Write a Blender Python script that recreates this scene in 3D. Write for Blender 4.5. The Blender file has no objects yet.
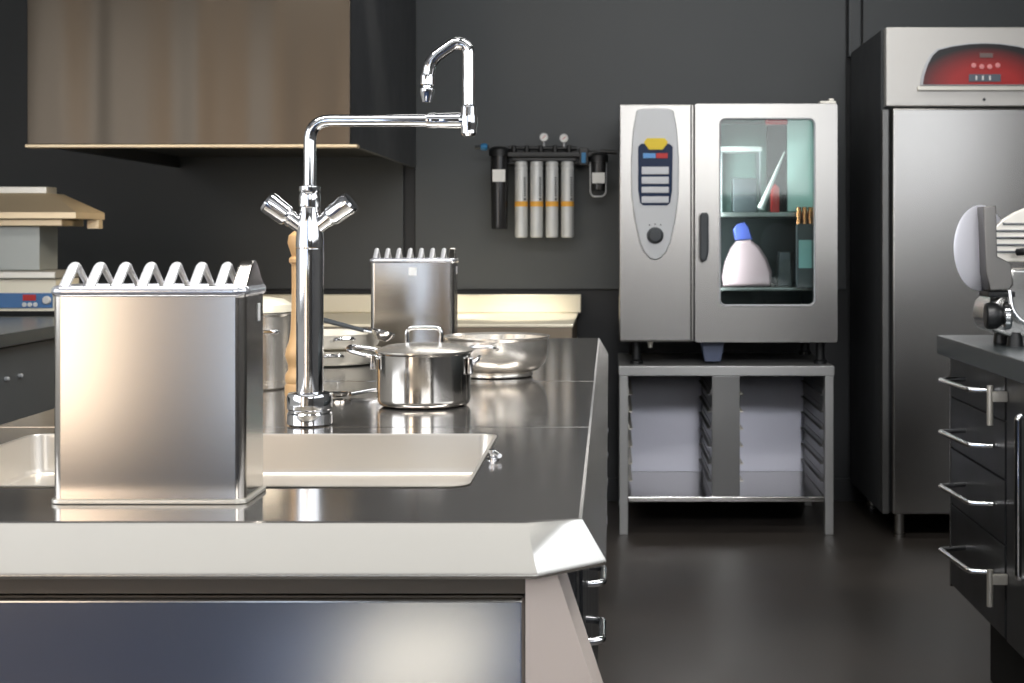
import bpy, bmesh, math, random
from mathutils import Vector, Matrix
random.seed(4)
S = bpy.context.scene
COL = S.collection
PI = math.pi

# ------------------------------------------------------------------ camera facts
F_PX, VX, HY, CAM_H = 1415.0, 610.0, 237.0, 1.164     # focal length, vanishing point, eye height
def wx(px, Y): return (px - VX) * Y / F_PX            # metres from measurements on the photograph
def wz(py, Y): return CAM_H - (py - HY) * Y / F_PX

# ------------------------------------------------------------------ materials
def lin(c):
    return tuple((v/12.92 if v <= .04045 else ((v+.055)/1.055)**2.4) for v in [x/255 for x in c]) + (1.0,)

MATS = {}
def mat(name, rgb, metal=0.0, rough=.5, brushed=None, amount=.06, emit=None, coat=0.0, spec=None):
    if name in MATS: return MATS[name]
    m = bpy.data.materials.new(name); m.use_nodes = True
    nt = m.node_tree; b = nt.nodes['Principled BSDF']
    b.inputs['Base Color'].default_value = lin(rgb)
    b.inputs['Metallic'].default_value = metal
    b.inputs['Roughness'].default_value = rough
    if coat: b.inputs['Coat Weight'].default_value = coat
    if spec is not None: b.inputs['Specular IOR Level'].default_value = spec
    if emit:
        b.inputs['Emission Color'].default_value = lin(emit[0]); b.inputs['Emission Strength'].default_value = emit[1]
    tc = nt.nodes.new('ShaderNodeTexCoord'); mp = nt.nodes.new('ShaderNodeMapping')
    nz = nt.nodes.new('ShaderNodeTexNoise')
    nt.links.new(tc.outputs['Object'], mp.inputs['Vector']); nt.links.new(mp.outputs['Vector'], nz.inputs['Vector'])
    sc = {'x': (1.5, 40, 40), 'y': (40, 1.5, 40), 'z': (40, 40, 1.5), None: (9, 9, 9)}[brushed]
    mp.inputs['Scale'].default_value = sc
    nz.inputs['Scale'].default_value = 1.0; nz.inputs['Detail'].default_value = 3
    mr = nt.nodes.new('ShaderNodeMapRange')
    mr.inputs['To Min'].default_value = max(.01, rough - amount); mr.inputs['To Max'].default_value = rough + amount
    nt.links.new(nz.outputs['Fac'], mr.inputs['Value']); nt.links.new(mr.outputs['Result'], b.inputs['Roughness'])
    MATS[name] = m
    return m

steel   = mat('brushed steel upright grain', (180, 178, 175), 1, .25, 'z', .004)
steel_h = mat('brushed steel level grain', (182, 180, 177), 1, .17, 'x', .004)
block_m = mat('satin steel of knife blocks', (196, 191, 184), 1, .17, 'z', .002)
deck_m  = mat('polished worktop steel', (184, 180, 176), .91, .13, 'x', .006)
edge_m  = mat('worktop edge steel', (222, 219, 212), 1, .25, 'x', .006)
bowl_m  = mat('sink steel', (222, 216, 207), .88, .34, 'x', .006)
chrome  = mat('chrome', (228, 229, 231), 1, .06, None, .02)
potst   = mat('polished pot steel', (214, 210, 204), 1, .12, 'x', .015)
pale_st = mat('pale steel', (222, 218, 208), .75, .36, 'x', .015)
cream   = mat('cream enamelled steel', (244, 236, 214), .15, .32, 'x', .015)
hood_m  = mat('bronze tinted steel', (84, 76, 66), .9, .29, 'z', .006)
hood_s  = mat('hood lip steel', (236, 214, 178), .6, .36, 'x', .01)
char    = mat('charcoal cabinet lacquer', (33, 35, 37), 0, .32)
blackp  = mat('black plastic', (20, 21, 22), 0, .38)
blackm  = mat('black matte', (9, 9, 10), 0, .75)
dgrey   = mat('dark grey rubber', (62, 66, 70), 0, .45)
dworkt  = mat('anthracite worktop', (84, 90, 92), .35, .26, 'y', .015)
wood    = mat('light beech wood', (222, 178, 124), 0, .42)
white   = mat('white plastic', (232, 232, 230), 0, .45)
lgrey   = mat('light grey panel', (196, 198, 200), .25, .38)
navy    = mat('navy display', (30, 46, 76), 0, .25, spec=.15)
yellow  = mat('yellow label', (238, 208, 52), 0, .45)
redp    = mat('red plastic', (196, 44, 42), 0, .4)
bluep   = mat('blue plastic', (34, 116, 168), 0, .4)
silverb = mat('silver button', (190, 192, 196), .4, .4)
orange  = mat('orange band', (232, 172, 70), 0, .5)
cartr   = mat('cartridge grey', (206, 208, 208), .3, .40)
teal    = mat('pale teal panel', (188, 216, 210), 0, .5)
copper  = mat('copper', (214, 150, 104), 1, .25)
bluec   = mat('ultramarine plastic', (66, 78, 150), 0, .45)
pinkb   = mat('pinkish paper bag', (168, 142, 148), 0, .7)
midgrey = mat('mid grey steel', (118, 118, 117), .8, .35)
wallm_l = mat('rack panel grey', (222, 223, 236), 0, .42)
panelbl = mat('blue control strip', (70, 118, 172), 0, .35)

nt = hood_m.node_tree; tc = nt.nodes.new('ShaderNodeTexCoord'); mp = nt.nodes.new('ShaderNodeMapping'); mp.inputs['Scale'].default_value = (4.5, 1, .25)
nz = nt.nodes.new('ShaderNodeTexNoise'); nz.inputs['Scale'].default_value = 1.0; nz.inputs['Detail'].default_value = 1
bp = nt.nodes.new('ShaderNodeBump'); bp.inputs['Strength'].default_value = .55; bp.inputs['Distance'].default_value = .055     # sheet metal is gently wavy
nt.links.new(tc.outputs['Object'], mp.inputs['Vector']); nt.links.new(mp.outputs['Vector'], nz.inputs['Vector'])
nt.links.new(nz.outputs['Fac'], bp.inputs['Height']); nt.links.new(bp.outputs['Normal'], nt.nodes['Principled BSDF'].inputs['Normal'])

def node_mat(name):
    m = bpy.data.materials.new(name); m.use_nodes = True
    return m, m.node_tree, m.node_tree.nodes['Principled BSDF']

def wall_paint(name, rgb_a, rgb_b, rough):
    m, nt, b = node_mat(name)
    tc = nt.nodes.new('ShaderNodeTexCoord'); nz = nt.nodes.new('ShaderNodeTexNoise'); nz.inputs['Scale'].default_value = 1.3; nz.inputs['Detail'].default_value = 5
    cr = nt.nodes.new('ShaderNodeValToRGB'); cr.color_ramp.elements[0].color = lin(rgb_a); cr.color_ramp.elements[1].color = lin(rgb_b)
    cr.color_ramp.elements[0].position = .3; cr.color_ramp.elements[1].position = .7
    nt.links.new(tc.outputs['Object'], nz.inputs['Vector']); nt.links.new(nz.outputs['Fac'], cr.inputs['Fac']); nt.links.new(cr.outputs['Color'], b.inputs['Base Color'])
    b.inputs['Roughness'].default_value = rough
    return m
wall_m  = wall_paint('charcoal wall panel', (68, 72, 75), (73, 76, 78), .5)
wall_b  = wall_paint('black wall base', (24, 26, 29), (29, 31, 34), .5)
side_m  = wall_paint('grey side wall', (206, 206, 204), (212, 211, 208), .7)
front_m = wall_paint('front wall paint', (84, 80, 75), (92, 88, 83), .7)
ceil_m  = wall_paint('dark ceiling paint', (140, 140, 140), (148, 148, 147), .8)
floor_m, nt, b = node_mat('dark screed floor')
tc = nt.nodes.new('ShaderNodeTexCoord'); nz = nt.nodes.new('ShaderNodeTexNoise'); nz.inputs['Scale'].default_value = 1.8; nz.inputs['Detail'].default_value = 8
nz.inputs['Roughness'].default_value = .6
cr = nt.nodes.new('ShaderNodeValToRGB'); cr.color_ramp.elements[0].color = lin((44, 41, 38)); cr.color_ramp.elements[1].color = lin((66, 61, 57))
cr.color_ramp.elements[0].position = .32; cr.color_ramp.elements[1].position = .68
mr = nt.nodes.new('ShaderNodeMapRange'); mr.inputs['To Min'].default_value = .30; mr.inputs['To Max'].default_value = .50
nt.links.new(tc.outputs['Object'], nz.inputs['Vector']); nt.links.new(nz.outputs['Fac'], cr.inputs['Fac']); nt.links.new(cr.outputs['Color'], b.inputs['Base Color'])
nt.links.new(nz.outputs['Fac'], mr.inputs['Value']); nt.links.new(mr.outputs['Result'], b.inputs['Roughness'])

# the fridge display is printed in red that fades to black towards its upper rim
redfade, nt, b = node_mat('printed red display')
tc = nt.nodes.new('ShaderNodeTexCoord'); gr = nt.nodes.new('ShaderNodeTexGradient'); gr.gradient_type = 'SPHERICAL'
mp = nt.nodes.new('ShaderNodeMapping'); cr = nt.nodes.new('ShaderNodeValToRGB')
mp.inputs['Location'].default_value = (0, 0, 0); mp.inputs['Scale'].default_value = (2.5, 1.0, 4.4)
cr.color_ramp.elements[0].color = lin((26, 26, 27)); cr.color_ramp.elements[1].color = lin((176, 38, 36))
cr.color_ramp.elements[0].position = .34; cr.color_ramp.elements[1].position = .68
nt.links.new(tc.outputs['Object'], mp.inputs['Vector']); nt.links.new(mp.outputs['Vector'], gr.inputs['Vector'])
nt.links.new(gr.outputs['Fac'], cr.inputs['Fac']); nt.links.new(cr.outputs['Color'], b.inputs['Base Color'])
b.inputs['Roughness'].default_value = .3

def pane(name, tint, ior=1.45):
    m = bpy.data.materials.new(name); m.use_nodes = True; nt = m.node_tree
    for n in list(nt.nodes):
        if n.type == 'BSDF_PRINCIPLED': nt.nodes.remove(n)
    out = [n for n in nt.nodes if n.type == 'OUTPUT_MATERIAL'][0]
    tr = nt.nodes.new('ShaderNodeBsdfTransparent'); gl = nt.nodes.new('ShaderNodeBsdfGlossy'); fr = nt.nodes.new('ShaderNodeFresnel'); mx = nt.nodes.new('ShaderNodeMixShader')
    tr.inputs['Color'].default_value = tint; gl.inputs['Roughness'].default_value = .04; fr.inputs['IOR'].default_value = ior
    nt.links.new(fr.outputs[0], mx.inputs[0]); nt.links.new(tr.outputs[0], mx.inputs[1]); nt.links.new(gl.outputs[0], mx.inputs[2]); nt.links.new(mx.outputs[0], out.inputs[0])
    return m
glass  = pane('oven glass', (.88, .95, .94, 1))
smoked = pane('smoked clear plastic', (.30, .31, .32, 1))
clearp = pane('clear plastic', (.80, .82, .83, 1))
daylight = mat('window daylight', (255, 255, 255), 0, .5, emit=((240, 246, 255), 1.0))

# ------------------------------------------------------------------ mesh builder
def fillet(pts, r, n=6):
    pts = [Vector(p) for p in pts]; out = [pts[0]]
    for i in range(1, len(pts)-1):
        a, b_, c = pts[i-1], pts[i], pts[i+1]
        u = (a-b_).normalized(); v = (c-b_).normalized()
        rr = min(r, (a-b_).length*.49, (c-b_).length*.49)
        p0, p1 = b_+u*rr, b_+v*rr
        for k in range(n+1):
            t = k/n; out.append((1-t)**2*p0 + 2*t*(1-t)*b_ + t*t*p1)
    out.append(pts[-1]); return out

def rrect(x0, x1, y0, y1, r, n=5):
    out = []
    for cx, cy, a0 in ((x1-r, y1-r, 0), (x0+r, y1-r, PI/2), (x0+r, y0+r, PI), (x1-r, y0+r, 1.5*PI)):
        for k in range(n+1):
            a = a0 + k/n*PI/2; out.append((cx+r*math.cos(a), cy+r*math.sin(a)))
    return out

class MB:
    def __init__(s): s.bm = bmesh.new()
    def _merge(s, t):
        me = bpy.data.meshes.new('t'); t.to_mesh(me); t.free(); s.bm.from_mesh(me); bpy.data.meshes.remove(me)
    def box(s, x0, x1, y0, y1, z0, z1, bev=0, seg=2):
        t = bmesh.new(); bmesh.ops.create_cube(t, size=1)
        for v in t.verts:
            v.co = Vector(((x0+x1)/2+v.co.x*(x1-x0), (y0+y1)/2+v.co.y*(y1-y0), (z0+z1)/2+v.co.z*(z1-z0)))
        if bev: bmesh.ops.bevel(t, geom=t.edges[:], offset=bev, segments=seg, profile=.5, affect='EDGES')
        s._merge(t); return s
    def prism(s, pts, axis, a0, a1, bev=0, seg=2):
        """outline pts in the plane across the axis ('X': (y,z), 'Y': (x,z), 'Z': (x,y)), extruded from a0 to a1"""
        f = {'X': lambda p, a: (a, p[0], p[1]), 'Y': lambda p, a: (p[0], a, p[1]), 'Z': lambda p, a: (p[0], p[1], a)}[axis]
        t = bmesh.new()
        A = [t.verts.new(f(p, a0)) for p in pts]; B = [t.verts.new(f(p, a1)) for p in pts]
        fa = t.faces.new(A); fb = t.faces.new(list(reversed(B)))
        n = len(pts)
        for i in range(n): t.faces.new((A[i], B[i], B[(i+1) % n], A[(i+1) % n]))
        bmesh.ops.recalc_face_normals(t, faces=t.faces[:])
        if bev:
            es = list(fa.edges) + list(fb.edges)
            bmesh.ops.bevel(t, geom=es, offset=bev, segments=seg, profile=.5, affect='EDGES')
        s._merge(t); return s
    def tube(s, pts, r, n=14, closed=False, sx=1.0):
        pts = [Vector(p) for p in pts]; N = len(pts)
        rs = r if isinstance(r, (list, tuple)) else [r]*N
        t = bmesh.new(); rings = []; up = None
        for i, p in enumerate(pts):
            if closed: d = pts[(i+1) % N]-pts[i-1]
            else: d = pts[min(i+1, N-1)]-pts[max(i-1, 0)]
            d.normalize()
            if up is None:
                up = Vector((0, 0, 1)) if abs(d.z) < .9 else Vector((1, 0, 0))
            a = d.cross(up).normalized(); up = a.cross(d).normalized()
            rings.append([t.verts.new(p + a*(rs[i]*sx*math.cos(2*PI*k/n)) + up*(rs[i]*math.sin(2*PI*k/n))) for k in range(n)])
        for i in range(N if closed else N-1):
            R0, R1 = rings[i], rings[(i+1) % N]
            for k in range(n): t.faces.new((R0[k], R0[(k+1) % n], R1[(k+1) % n], R1[k]))
        if not closed: t.faces.new(list(reversed(rings[0]))); t.faces.new(rings[-1])
        s._merge(t); return s
    def cyl(s, p0, p1, r0, r1=None, n=28): return s.tube([p0, p1], [r0, r0 if r1 is None else r1], n)
    def lathe(s, prof, c=(0, 0, 0), d=(0, 0, 1), n=40):
        """profile (radius, height) about the axis d through c; radius 0 closes the end"""
        q = Vector((0, 0, 1)).rotation_difference(Vector(d).normalized()); c = Vector(c)
        t = bmesh.new(); rings = []
        for r, h in prof:
            if r < 1e-6: rings.append([t.verts.new(c + q @ Vector((0, 0, h)))])
            else: rings.append([t.verts.new(c + q @ Vector((r*math.cos(2*PI*k/n), r*math.sin(2*PI*k/n), h))) for k in range(n)])
        for R0, R1 in zip(rings, rings[1:]):
            for k in range(n):
                k2 = (k+1) % n
                if len(R0) == 1 and len(R1) == 1: continue
                if len(R0) == 1: t.faces.new((R0[0], R1[k2], R1[k]))
                elif len(R1) == 1: t.faces.new((R0[k], R0[k2], R1[0]))
                else: t.faces.new((R0[k], R0[k2], R1[k2], R1[k]))
        s._merge(t); return s
    def faces(s, vs, fs):
        t = bmesh.new(); V = [t.verts.new(v) for v in vs]
        for f in fs: t.faces.new([V[i] for i in f])
        s._merge(t); return s
    def turn(s, origin, ang, axis='Z'):
        M = Matrix.Translation(origin) @ Matrix.Rotation(ang, 4, axis) @ Matrix.Translation(-Vector(origin))
        bmesh.ops.transform(s.bm, matrix=M, verts=s.bm.verts[:]); return s
    def build(s, name, m, parent=None, origin=None, sharp=32, fix=True):
        if fix: bmesh.ops.recalc_face_normals(s.bm, faces=s.bm.faces[:])
        me = bpy.data.meshes.new(name); s.bm.to_mesh(me); s.bm.free()
        o = bpy.data.objects.new(name, me); COL.objects.link(o)
        w = Vector(parent['_w']) if parent else Vector((0, 0, 0))
        org = Vector(origin) if origin is not None else w
        me.transform(Matrix.Translation(-org))
        o.location = org - w
        if parent: o.parent = parent
        o['_w'] = tuple(org)
        for p in me.polygons: p.use_smooth = True
        me.set_sharp_from_angle(angle=math.radians(sharp))
        me.materials.append(m)
        w_ = o.modifiers.new('face weighted normals', 'WEIGHTED_NORMAL'); w_.mode = 'FACE_AREA'; w_.weight = 90; w_.keep_sharp = True
        return o

def tag(o, label, cat, group=None):
    o['label'] = label; o['category'] = cat
    if group: o['group'] = group
    return o
def thing(name, loc, label, cat, group=None):
    o = bpy.data.objects.new(name, None); COL.objects.link(o); o.empty_display_size = .05
    o.location = loc; o['_w'] = tuple(loc)
    return tag(o, label, cat, group)
def copy_thing(root, loc, label):
    c = root.copy(); COL.objects.link(c); c.location = loc; c['_w'] = tuple(loc); c['label'] = label
    for ch in root.children:
        k = ch.copy(); COL.objects.link(k); k.parent = c
        for g in ch.children:
            q = g.copy(); COL.objects.link(q); q.parent = k
    return c
def structure(o): o['kind'] = 'structure'; return o

# ================================================================== SETTING
YW = 6.25
XL, XR, YF, ZC = -3.4, 2.4, -3.4, 3.1
structure(MB().box(XL, XR, -.6, YW, -.08, 0).build('floor', floor_m))
structure(MB().box(XL, XR, YF, -.6, -.08, 0).build('floor', mat('blue grey matting', (58, 72, 100), 0, .85, spec=.1)))  # unseen floor coloured blue grey to tint the end panel's reflection
structure(MB().box(-.70, -.34, -1.65, -.85, .0002, .006, .002).build('trim_5', mat('pale floor inlay', (214, 212, 206), 0, .5)))  # plate added unseen so the island end panel reflects a bright spot
structure(MB().box(XL, XR, YF, YW, ZC, ZC+.08).build('ceiling', ceil_m))
structure(MB().box(XL-.1, XL, YF, YW, 0, ZC).build('wall_left', side_m))
structure(MB().box(XR, XR+.1, YF, YW, 0, ZC).build('wall_right', wall_paint('dark side wall', (78, 78, 78), (84, 84, 84), .7)))
wb = structure(MB().box(XL, XR, YW, YW+.1, 0, ZC).build('wall_back', wall_b))
ZS = wz(289, YW)
# charcoal cladding of the upper wall, in three boards with the joints seen in the photo
for i, (a, c_) in enumerate(((XL, wx(404, YW)), (wx(416, YW), wx(845, YW)), (wx(862, YW), XR))):
    structure(MB().box(a, c_, YW-.022, YW-.0005, ZS, ZC, .003).build('trim_%d' % (i+1), wall_m))
structure(MB().box(wx(847, YW), wx(859, YW), YW-.05, YW-.0005, wz(58, YW), ZC, .004).build('trim_4', wall_m))
structure(MB().box(XL, XR, YW-.015, YW-.0005, 0, .10, .003).build('baseboard_back', wall_b))
# front wall behind the photographer, with three tall windows
wins = [(-3.3, -2.2, .25, 2.75, 3.9, (255, 231, 206)), (-1.62, -1.15, .25, 2.75, 2.6, (206, 226, 255)), (-.2, 2.1, 1.55, 2.9, 4.2, (250, 250, 250))]
fw = MB(); xs = XL
for (a, c_, z0, z1, st, cc) in wins:
    fw.box(xs, a, YF-.1, YF, 0, ZC); fw.box(a, c_, YF-.1, YF, 0, z0); fw.box(a, c_, YF-.1, YF, z1, ZC); xs = c_
fw.box(xs, XR, YF-.1, YF, 0, ZC)
structure(fw.build('wall_front', front_m))
for i, (a, c_, z0, z1, st, cc) in enumerate(wins):
    wr = MB()
    for q in ((a, a+.05, z0, z1), (c_-.05, c_, z0, z1), (a+.05, c_-.05, z0, z0+.05), (a+.05, c_-.05, z1-.05, z1), ((a+c_)/2-.02, (a+c_)/2+.02, z0+.05, z1-.05)):
        wr.box(q[0], q[1], YF-.08, YF-.02, q[2], q[3], .004)
    w = structure(wr.build('window_%d' % (i+1), white))
    pm = mat('daylight pane %d' % i, (200, 200, 200), 0, .4, emit=(cc, st))
    MB().box(a+.05, c_-.05, YF-.07, YF-.06, z0+.05, z1-.05).build('pane', pm, w)

for i, (X, sx, st) in enumerate(((XL, 1, 2.6), (XR, -1, 1.6))):  # glowing side windows added to brighten the chrome and the refrigerator
    y0, y1, z0, z1 = (-2.2, 1.4, .9, 2.7) if sx > 0 else (-2.2, 1.9, 1.35, 2.75)
    wr = MB()
    a, c_ = sorted((X+sx*.001, X+sx*.05))
    for q in ((y0, y0+.06, z0, z1), (y1-.06, y1, z0, z1), (y0+.0605, y1-.0605, z0, z0+.06), (y0+.0605, y1-.0605, z1-.06, z1), ((y0+y1)/2-.03, (y0+y1)/2+.03, z0+.0605, z1-.0605)):
        wr.box(a, c_, q[0], q[1], q[2], q[3], .004)
    w = structure(wr.build('window_%d' % (i+4), white))
    a, c_ = sorted((X+sx*.002, X+sx*.012))
    MB().box(a, c_, y0+.0605, y1-.0605, z0+.0605, z1-.0605).build('pane', mat('side daylight pane %d' % i, (200, 200, 200), 0, .4, emit=((240, 246, 255), st)), w)

# ================================================================== ISLAND
IL, IR, IY0, IY1, ZT = -.86, -.0265, 1.311, 3.70, .900
def outline(off):
    o = off
    return [(IL-o, IY1+o), (IR+o, IY1+o), (IR+.001+o, 1.330+.016*(o/.022)), (-.077+.5*o, IY0-o), (IL+.05-.5*o, IY0-o), (IL-o, IY0+.019+.016*(o/.022))]
isl = thing('island_worktop', ((IL+IR)/2, 2.5, .85), 'long polished steel worktop with chamfered near corner and a sunken sink', 'worktop')
SX0, SX1, SY0, SY1 = -.768, -.153, 1.494, 1.887
hole = rrect(SX0, SX1, SY0, SY1, .022, 6)
t = bmesh.new()
loops = [(-.004, ZT), (-.0008, ZT-.0012), (.0015, ZT-.005), (.021, .858), (.022, .855), (.020, .852)]
rings = [[t.verts.new((x, y, z)) for x, y in outline(o)] for o, z in loops]
for R0, R1 in zip(rings[1:], rings[2:]):
    for k in range(6): t.faces.new((R0[k], R0[(k+1) % 6], R1[(k+1) % 6], R1[k]))
edge = MB(); edge._merge(t)
# the edge band runs round the top; its underside closes below the deck
v_out = outline(.020); v_in = outline(-.05)
edge.faces([(x, y, .852) for x, y in v_out]+[(x, y, .852) for x, y in v_in], [(k, (k+1) % 6, 6+(k+1) % 6, 6+k) for k in range(6)])
edge.build('edge_band', edge_m, isl, fix=False)
t = bmesh.new()
o1 = [t.verts.new((x, y, ZT)) for x, y in outline(-.004)]
o2 = [t.verts.new((x, y, ZT-.0012)) for x, y in outline(-.0008)]
h1 = [t.verts.new((x, y, ZT)) for x, y in hole]
es = [t.edges.new((L[k], L[(k+1) % len(L)])) for L in (o1, h1) for k in range(len(L))]
bmesh.ops.triangle_fill(t, use_beauty=True, use_dissolve=False, edges=es)
for k in range(6): t.faces.new((o1[k], o1[(k+1) % 6], o2[(k+1) % 6], o2[k]))
for f in t.faces:
    f.normal_update()
    if f.normal.z < 0: f.normal_flip()
d = MB(); d._merge(t); d.build('deck', deck_m, isl, fix=False, sharp=4)
# sink bowl: rim, walls, rounded floor
ZB = .849
t = bmesh.new(); rings = []
for off, z in ((-.004, ZT+.0012), (0, ZT+.0016), (.0015, ZT-.001), (.004, ZB+.008), (.007, ZB+.002), (.014, ZB)):
    rings.append([t.verts.new((x, y, z)) for x, y in rrect(SX0+off, SX1-off, SY0+off, SY1-off, max(.012, .022-off*.5), 6)])
for R0, R1 in zip(rings, rings[1:]):
    n = len(R0)
    for k in range(n): t.faces.new((R0[k], R1[k], R1[(k+1) % n], R0[(k+1) % n]))
t.faces.new(list(reversed(rings[-1])))
for f in t.faces:
    f.normal_update()
sb = MB(); sb._merge(t); bowl = sb.build('sink_bowl', bowl_m, isl)
MB().lathe([(0, 0), (.03, 0), (.034, .001), (.034, .003), (.027, .003), (.024, .001), (0, .001)], ((SX0+SX1)/2, 1.69, ZB+.0003)).build('drain', chrome, bowl)
for yy in (1.966, 2.59):
    MB().box(IL+.004, IR-.004, yy-.0011, yy+.0011, ZT-.0005, ZT+.0004).build('seam_strip', steel_h, isl)
MB().lathe([(.007, 0), (.007, .002), (.0035, .003), (.0035, .006), (.0055, .007), (.0055, .011), (0, .012)], (-.139, 1.683, ZT+.0003), n=20).tube([(-.139, 1.683, ZT+.009), (-.130, 1.668, ZT+.006)], .003).build('waste_lever', chrome, isl)

# carcasses under the worktop: doors face the aisle on the right
XCF = -.030
cabs = [(1.57, 1.87), (1.88, 2.12), (2.13, 2.62), (2.63, 2.90), (2.91, 3.29), (3.30, 3.68)]
names6 = ['first dark cabinet under the island from its sloping steel end', 'second dark cabinet under the island from its sloping steel end',
          'third dark cabinet under the island from its sloping steel end', 'fourth dark cabinet under the island from its sloping steel end',
          'fifth dark cabinet under the island, last but one at the far end', 'sixth dark cabinet under the far end of the island']
for (a, c_), lab in zip(cabs, names6):
    r = thing('base_cabinet', (-.45, (a+c_)/2, 0), lab, 'cabinet', 'dark cabinets under the island')
    MB().box(IL+.02, XCF-.02, a, c_, .10, .848, .002).build('body', char, r)
    MB().box(IL+.08, XCF-.09, a, c_, 0, .099).build('plinth', blackm, r)
    dr = MB().box(XCF-.019, XCF, a+.003, c_-.003, .12, .842, .002).build('door', char, r)
    m_ = (a+c_)/2
    MB().tube(fillet([(XCF-.001, m_-.050, .686), (XCF+.021, m_-.044, .686), (XCF+.021, m_+.044, .686), (XCF-.001, m_+.050, .686)], .02), .0050, 12).build('handle', chrome, dr)

# flared stainless end of the island below the worktop
ep = thing('island_end_panel', (-.45, 1.40, 0), 'wide stainless end panel under the front edge of the worktop', 'panel')
YE = 1.335
# upper rail under the worktop, recessed, in a dark brown grey
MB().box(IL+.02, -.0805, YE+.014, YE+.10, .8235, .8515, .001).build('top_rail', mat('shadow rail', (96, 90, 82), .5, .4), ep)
MB().box(IL+.03, -.0805, YE, YE+.02, .0, .8230, .004, 3).build('face_plate', steel_h, ep)
MB().box(IL+.03, XCF-.004, 1.4455, 1.5685, 0, .848, .002).build('side_filler', char, ep)
# corner post with the sloping wing
zt, zk = .851, .70
def wing(xr_t, xr_b):
    A = [(-.0795, YE-.006, zt), (-.054, YE+.02, zt), (-.054, 1.445, zt), (-.0795, 1.445, zt)]
    Bm = [(-.0795, YE-.006, zk), (-.004, YE+.02, zk), (-.004, 1.445, zk), (-.0795, 1.445, zk)]
    C_ = [(x, y, 0) for x, y, z in Bm]
    return A+Bm+C_
m_ = MB()
V = wing(0, 0)
m_.faces(V, [(0, 1, 2, 3), (0, 4, 5, 1), (1, 5, 6, 2), (2, 6, 7, 3), (3, 7, 4, 0), (4, 8, 9, 5), (5, 9, 10, 6), (6, 10, 11, 7), (7, 11, 8, 4), (11, 10, 9, 8)])
m_.build('sloping_wing', mat('warm pale steel', (232, 218, 208), .1, .42, 'z', .01), ep)

# ================================================================== KNIFE BLOCKS
KX0, KX1, KY0, KY1 = -.5525, -.3615, 1.399, 1.483
kz = 1.108
rib_m = mat('bright satin steel', (236, 236, 238), .55, .34)
kb = thing('knife_block', ((KX0+KX1)/2, (KY0+KY1)/2, ZT), 'large satin steel knife block with ridged slots on the front corner of the island', 'knife block', 'steel knife blocks')
MB().prism(rrect(KX0, KX1, KY0, KY1, .010, 6), 'Z', ZT+.004, kz, .0).build('housing', block_m, kb)
base = rrect(KX0-.002, KX1+.003, KY0-.004, KY1+.003, .012, 6)
MB().prism(base, 'Z', ZT+.0003, ZT+.0045, .001).build('base_plate', pale_st, kb)
rim = [(x, y, kz+.002) for x, y in rrect(KX0+.002, KX1-.002, KY0+.002, KY1-.002, .010, 6)]
MB().tube(rim, .0058, 12, closed=True).build('top_rim', mat('bright rim steel', (236, 238, 244), .8, .16), kb)
ym = (KY0+KY1)/2
for i in range(7):
    x = KX0+.009+i*.0258
    MB().tube(fillet([(x, KY0+.003, kz+.001), (x, ym-.002, kz+.030), (x, KY1-.004, kz+.002)], .010, 6), [.0042, .0042, .0041, .0040, .0038, .0035, .0032, .0030, .0024], 12, sx=1.25).build('slot_rib', rib_m, kb)
MB().prism([(KY0, kz-.004), (KY0+.003, kz+.005), (ym-.014, kz+.027), (ym-.006, kz+.032), (ym+.006, kz+.032), (ym+.014, kz+.027), (KY1-.003, kz+.005), (KY1, kz-.004)], 'X', KX1-.0145, KX1+.0004, .003, 3).build('gable_end', block_m, kb)
MB().box(KX1-.001, KX1+.0008, 1.452, 1.460, 1.078, 1.096, .0004, 1).build('badge', white, kb)
MB().box(-.4655, -.4465, KY0-.0008, KY0+.001, 1.076, 1.095, .0004, 1).build('label_plate', white, kb)
# the photographed front of the nearer block is plain
for c in list(kb.children):
    if c.name.startswith('label_plate'): lp_near = c
k2 = copy_thing(kb, ((-.5557-.366)/2+.0095, 3.27, ZT), 'smaller looking steel knife block behind the lidded pot with a square badge on its front')
bpy.data.objects.remove(lp_near)

# ================================================================== TAP
FX, FY = -.4215, 1.987
tp = thing('mixer_tap', (FX, FY, ZT+.0008), 'tall chrome mixer tap with double jointed swing spout beside the sink', 'tap')
MB().lathe([(0, 0), (.029, 0), (.0316, .002), (.0316, .016), (.0300, .018), (.0300, .021), (.0316, .023), (.0316, .040), (.0295, .0445), (.021, .0465), (0, .0465)], (FX, FY, ZT+.0008)).build('base_collar', chrome, tp)
MB().lathe([(0, .046), (.0190, .046), (.0190, .2470), (.0182, .2485), (0, .2485)], (FX, FY, ZT)).build('column', chrome, tp)
MB().lathe([(0, .249), (.0192, .249), (.0194, .256), (.0186, .272), (.0162, .292), (.0138, .305), (0, .305)], (FX, FY, ZT)).build('mixer_body', chrome, tp)
MB().lathe([(0, .305), (.0138, .305), (.0150, .307), (.0150, .322), (.0138, .326), (.0150, .329), (.0148, .335), (.009, .337), (0, .337)], (FX, FY, ZT), n=36).build('hex_nut', chrome, tp)
ZA = 1.3275
EX = -.1985
MB().tube(fillet([(FX, FY, ZT+.336), (FX, FY, ZA), (-.255, FY, ZA)], .030, 10), .0087, 20).build('swing_arm', chrome, tp)
MB().lathe([(0, 0), (.0098, 0), (.0105, .003), (.0110, .012), (.0100, .016), (.0105, .020), (.0112, .046), (.0098, .052), (0, .052)], (-.258, FY, ZA), (1, 0, 0), 24).build('sleeve', chrome, tp)
j = MB().lathe([(0, 0), (.008, 0), (.0112, .004), (.0108, .012), (.0122, .015), (.0122, .028), (.0108, .031), (.0108, .040), (.0092, .044), (0, .044)], (EX, FY, ZA-.022), n=24).build('elbow_joint', chrome, tp)
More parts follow.
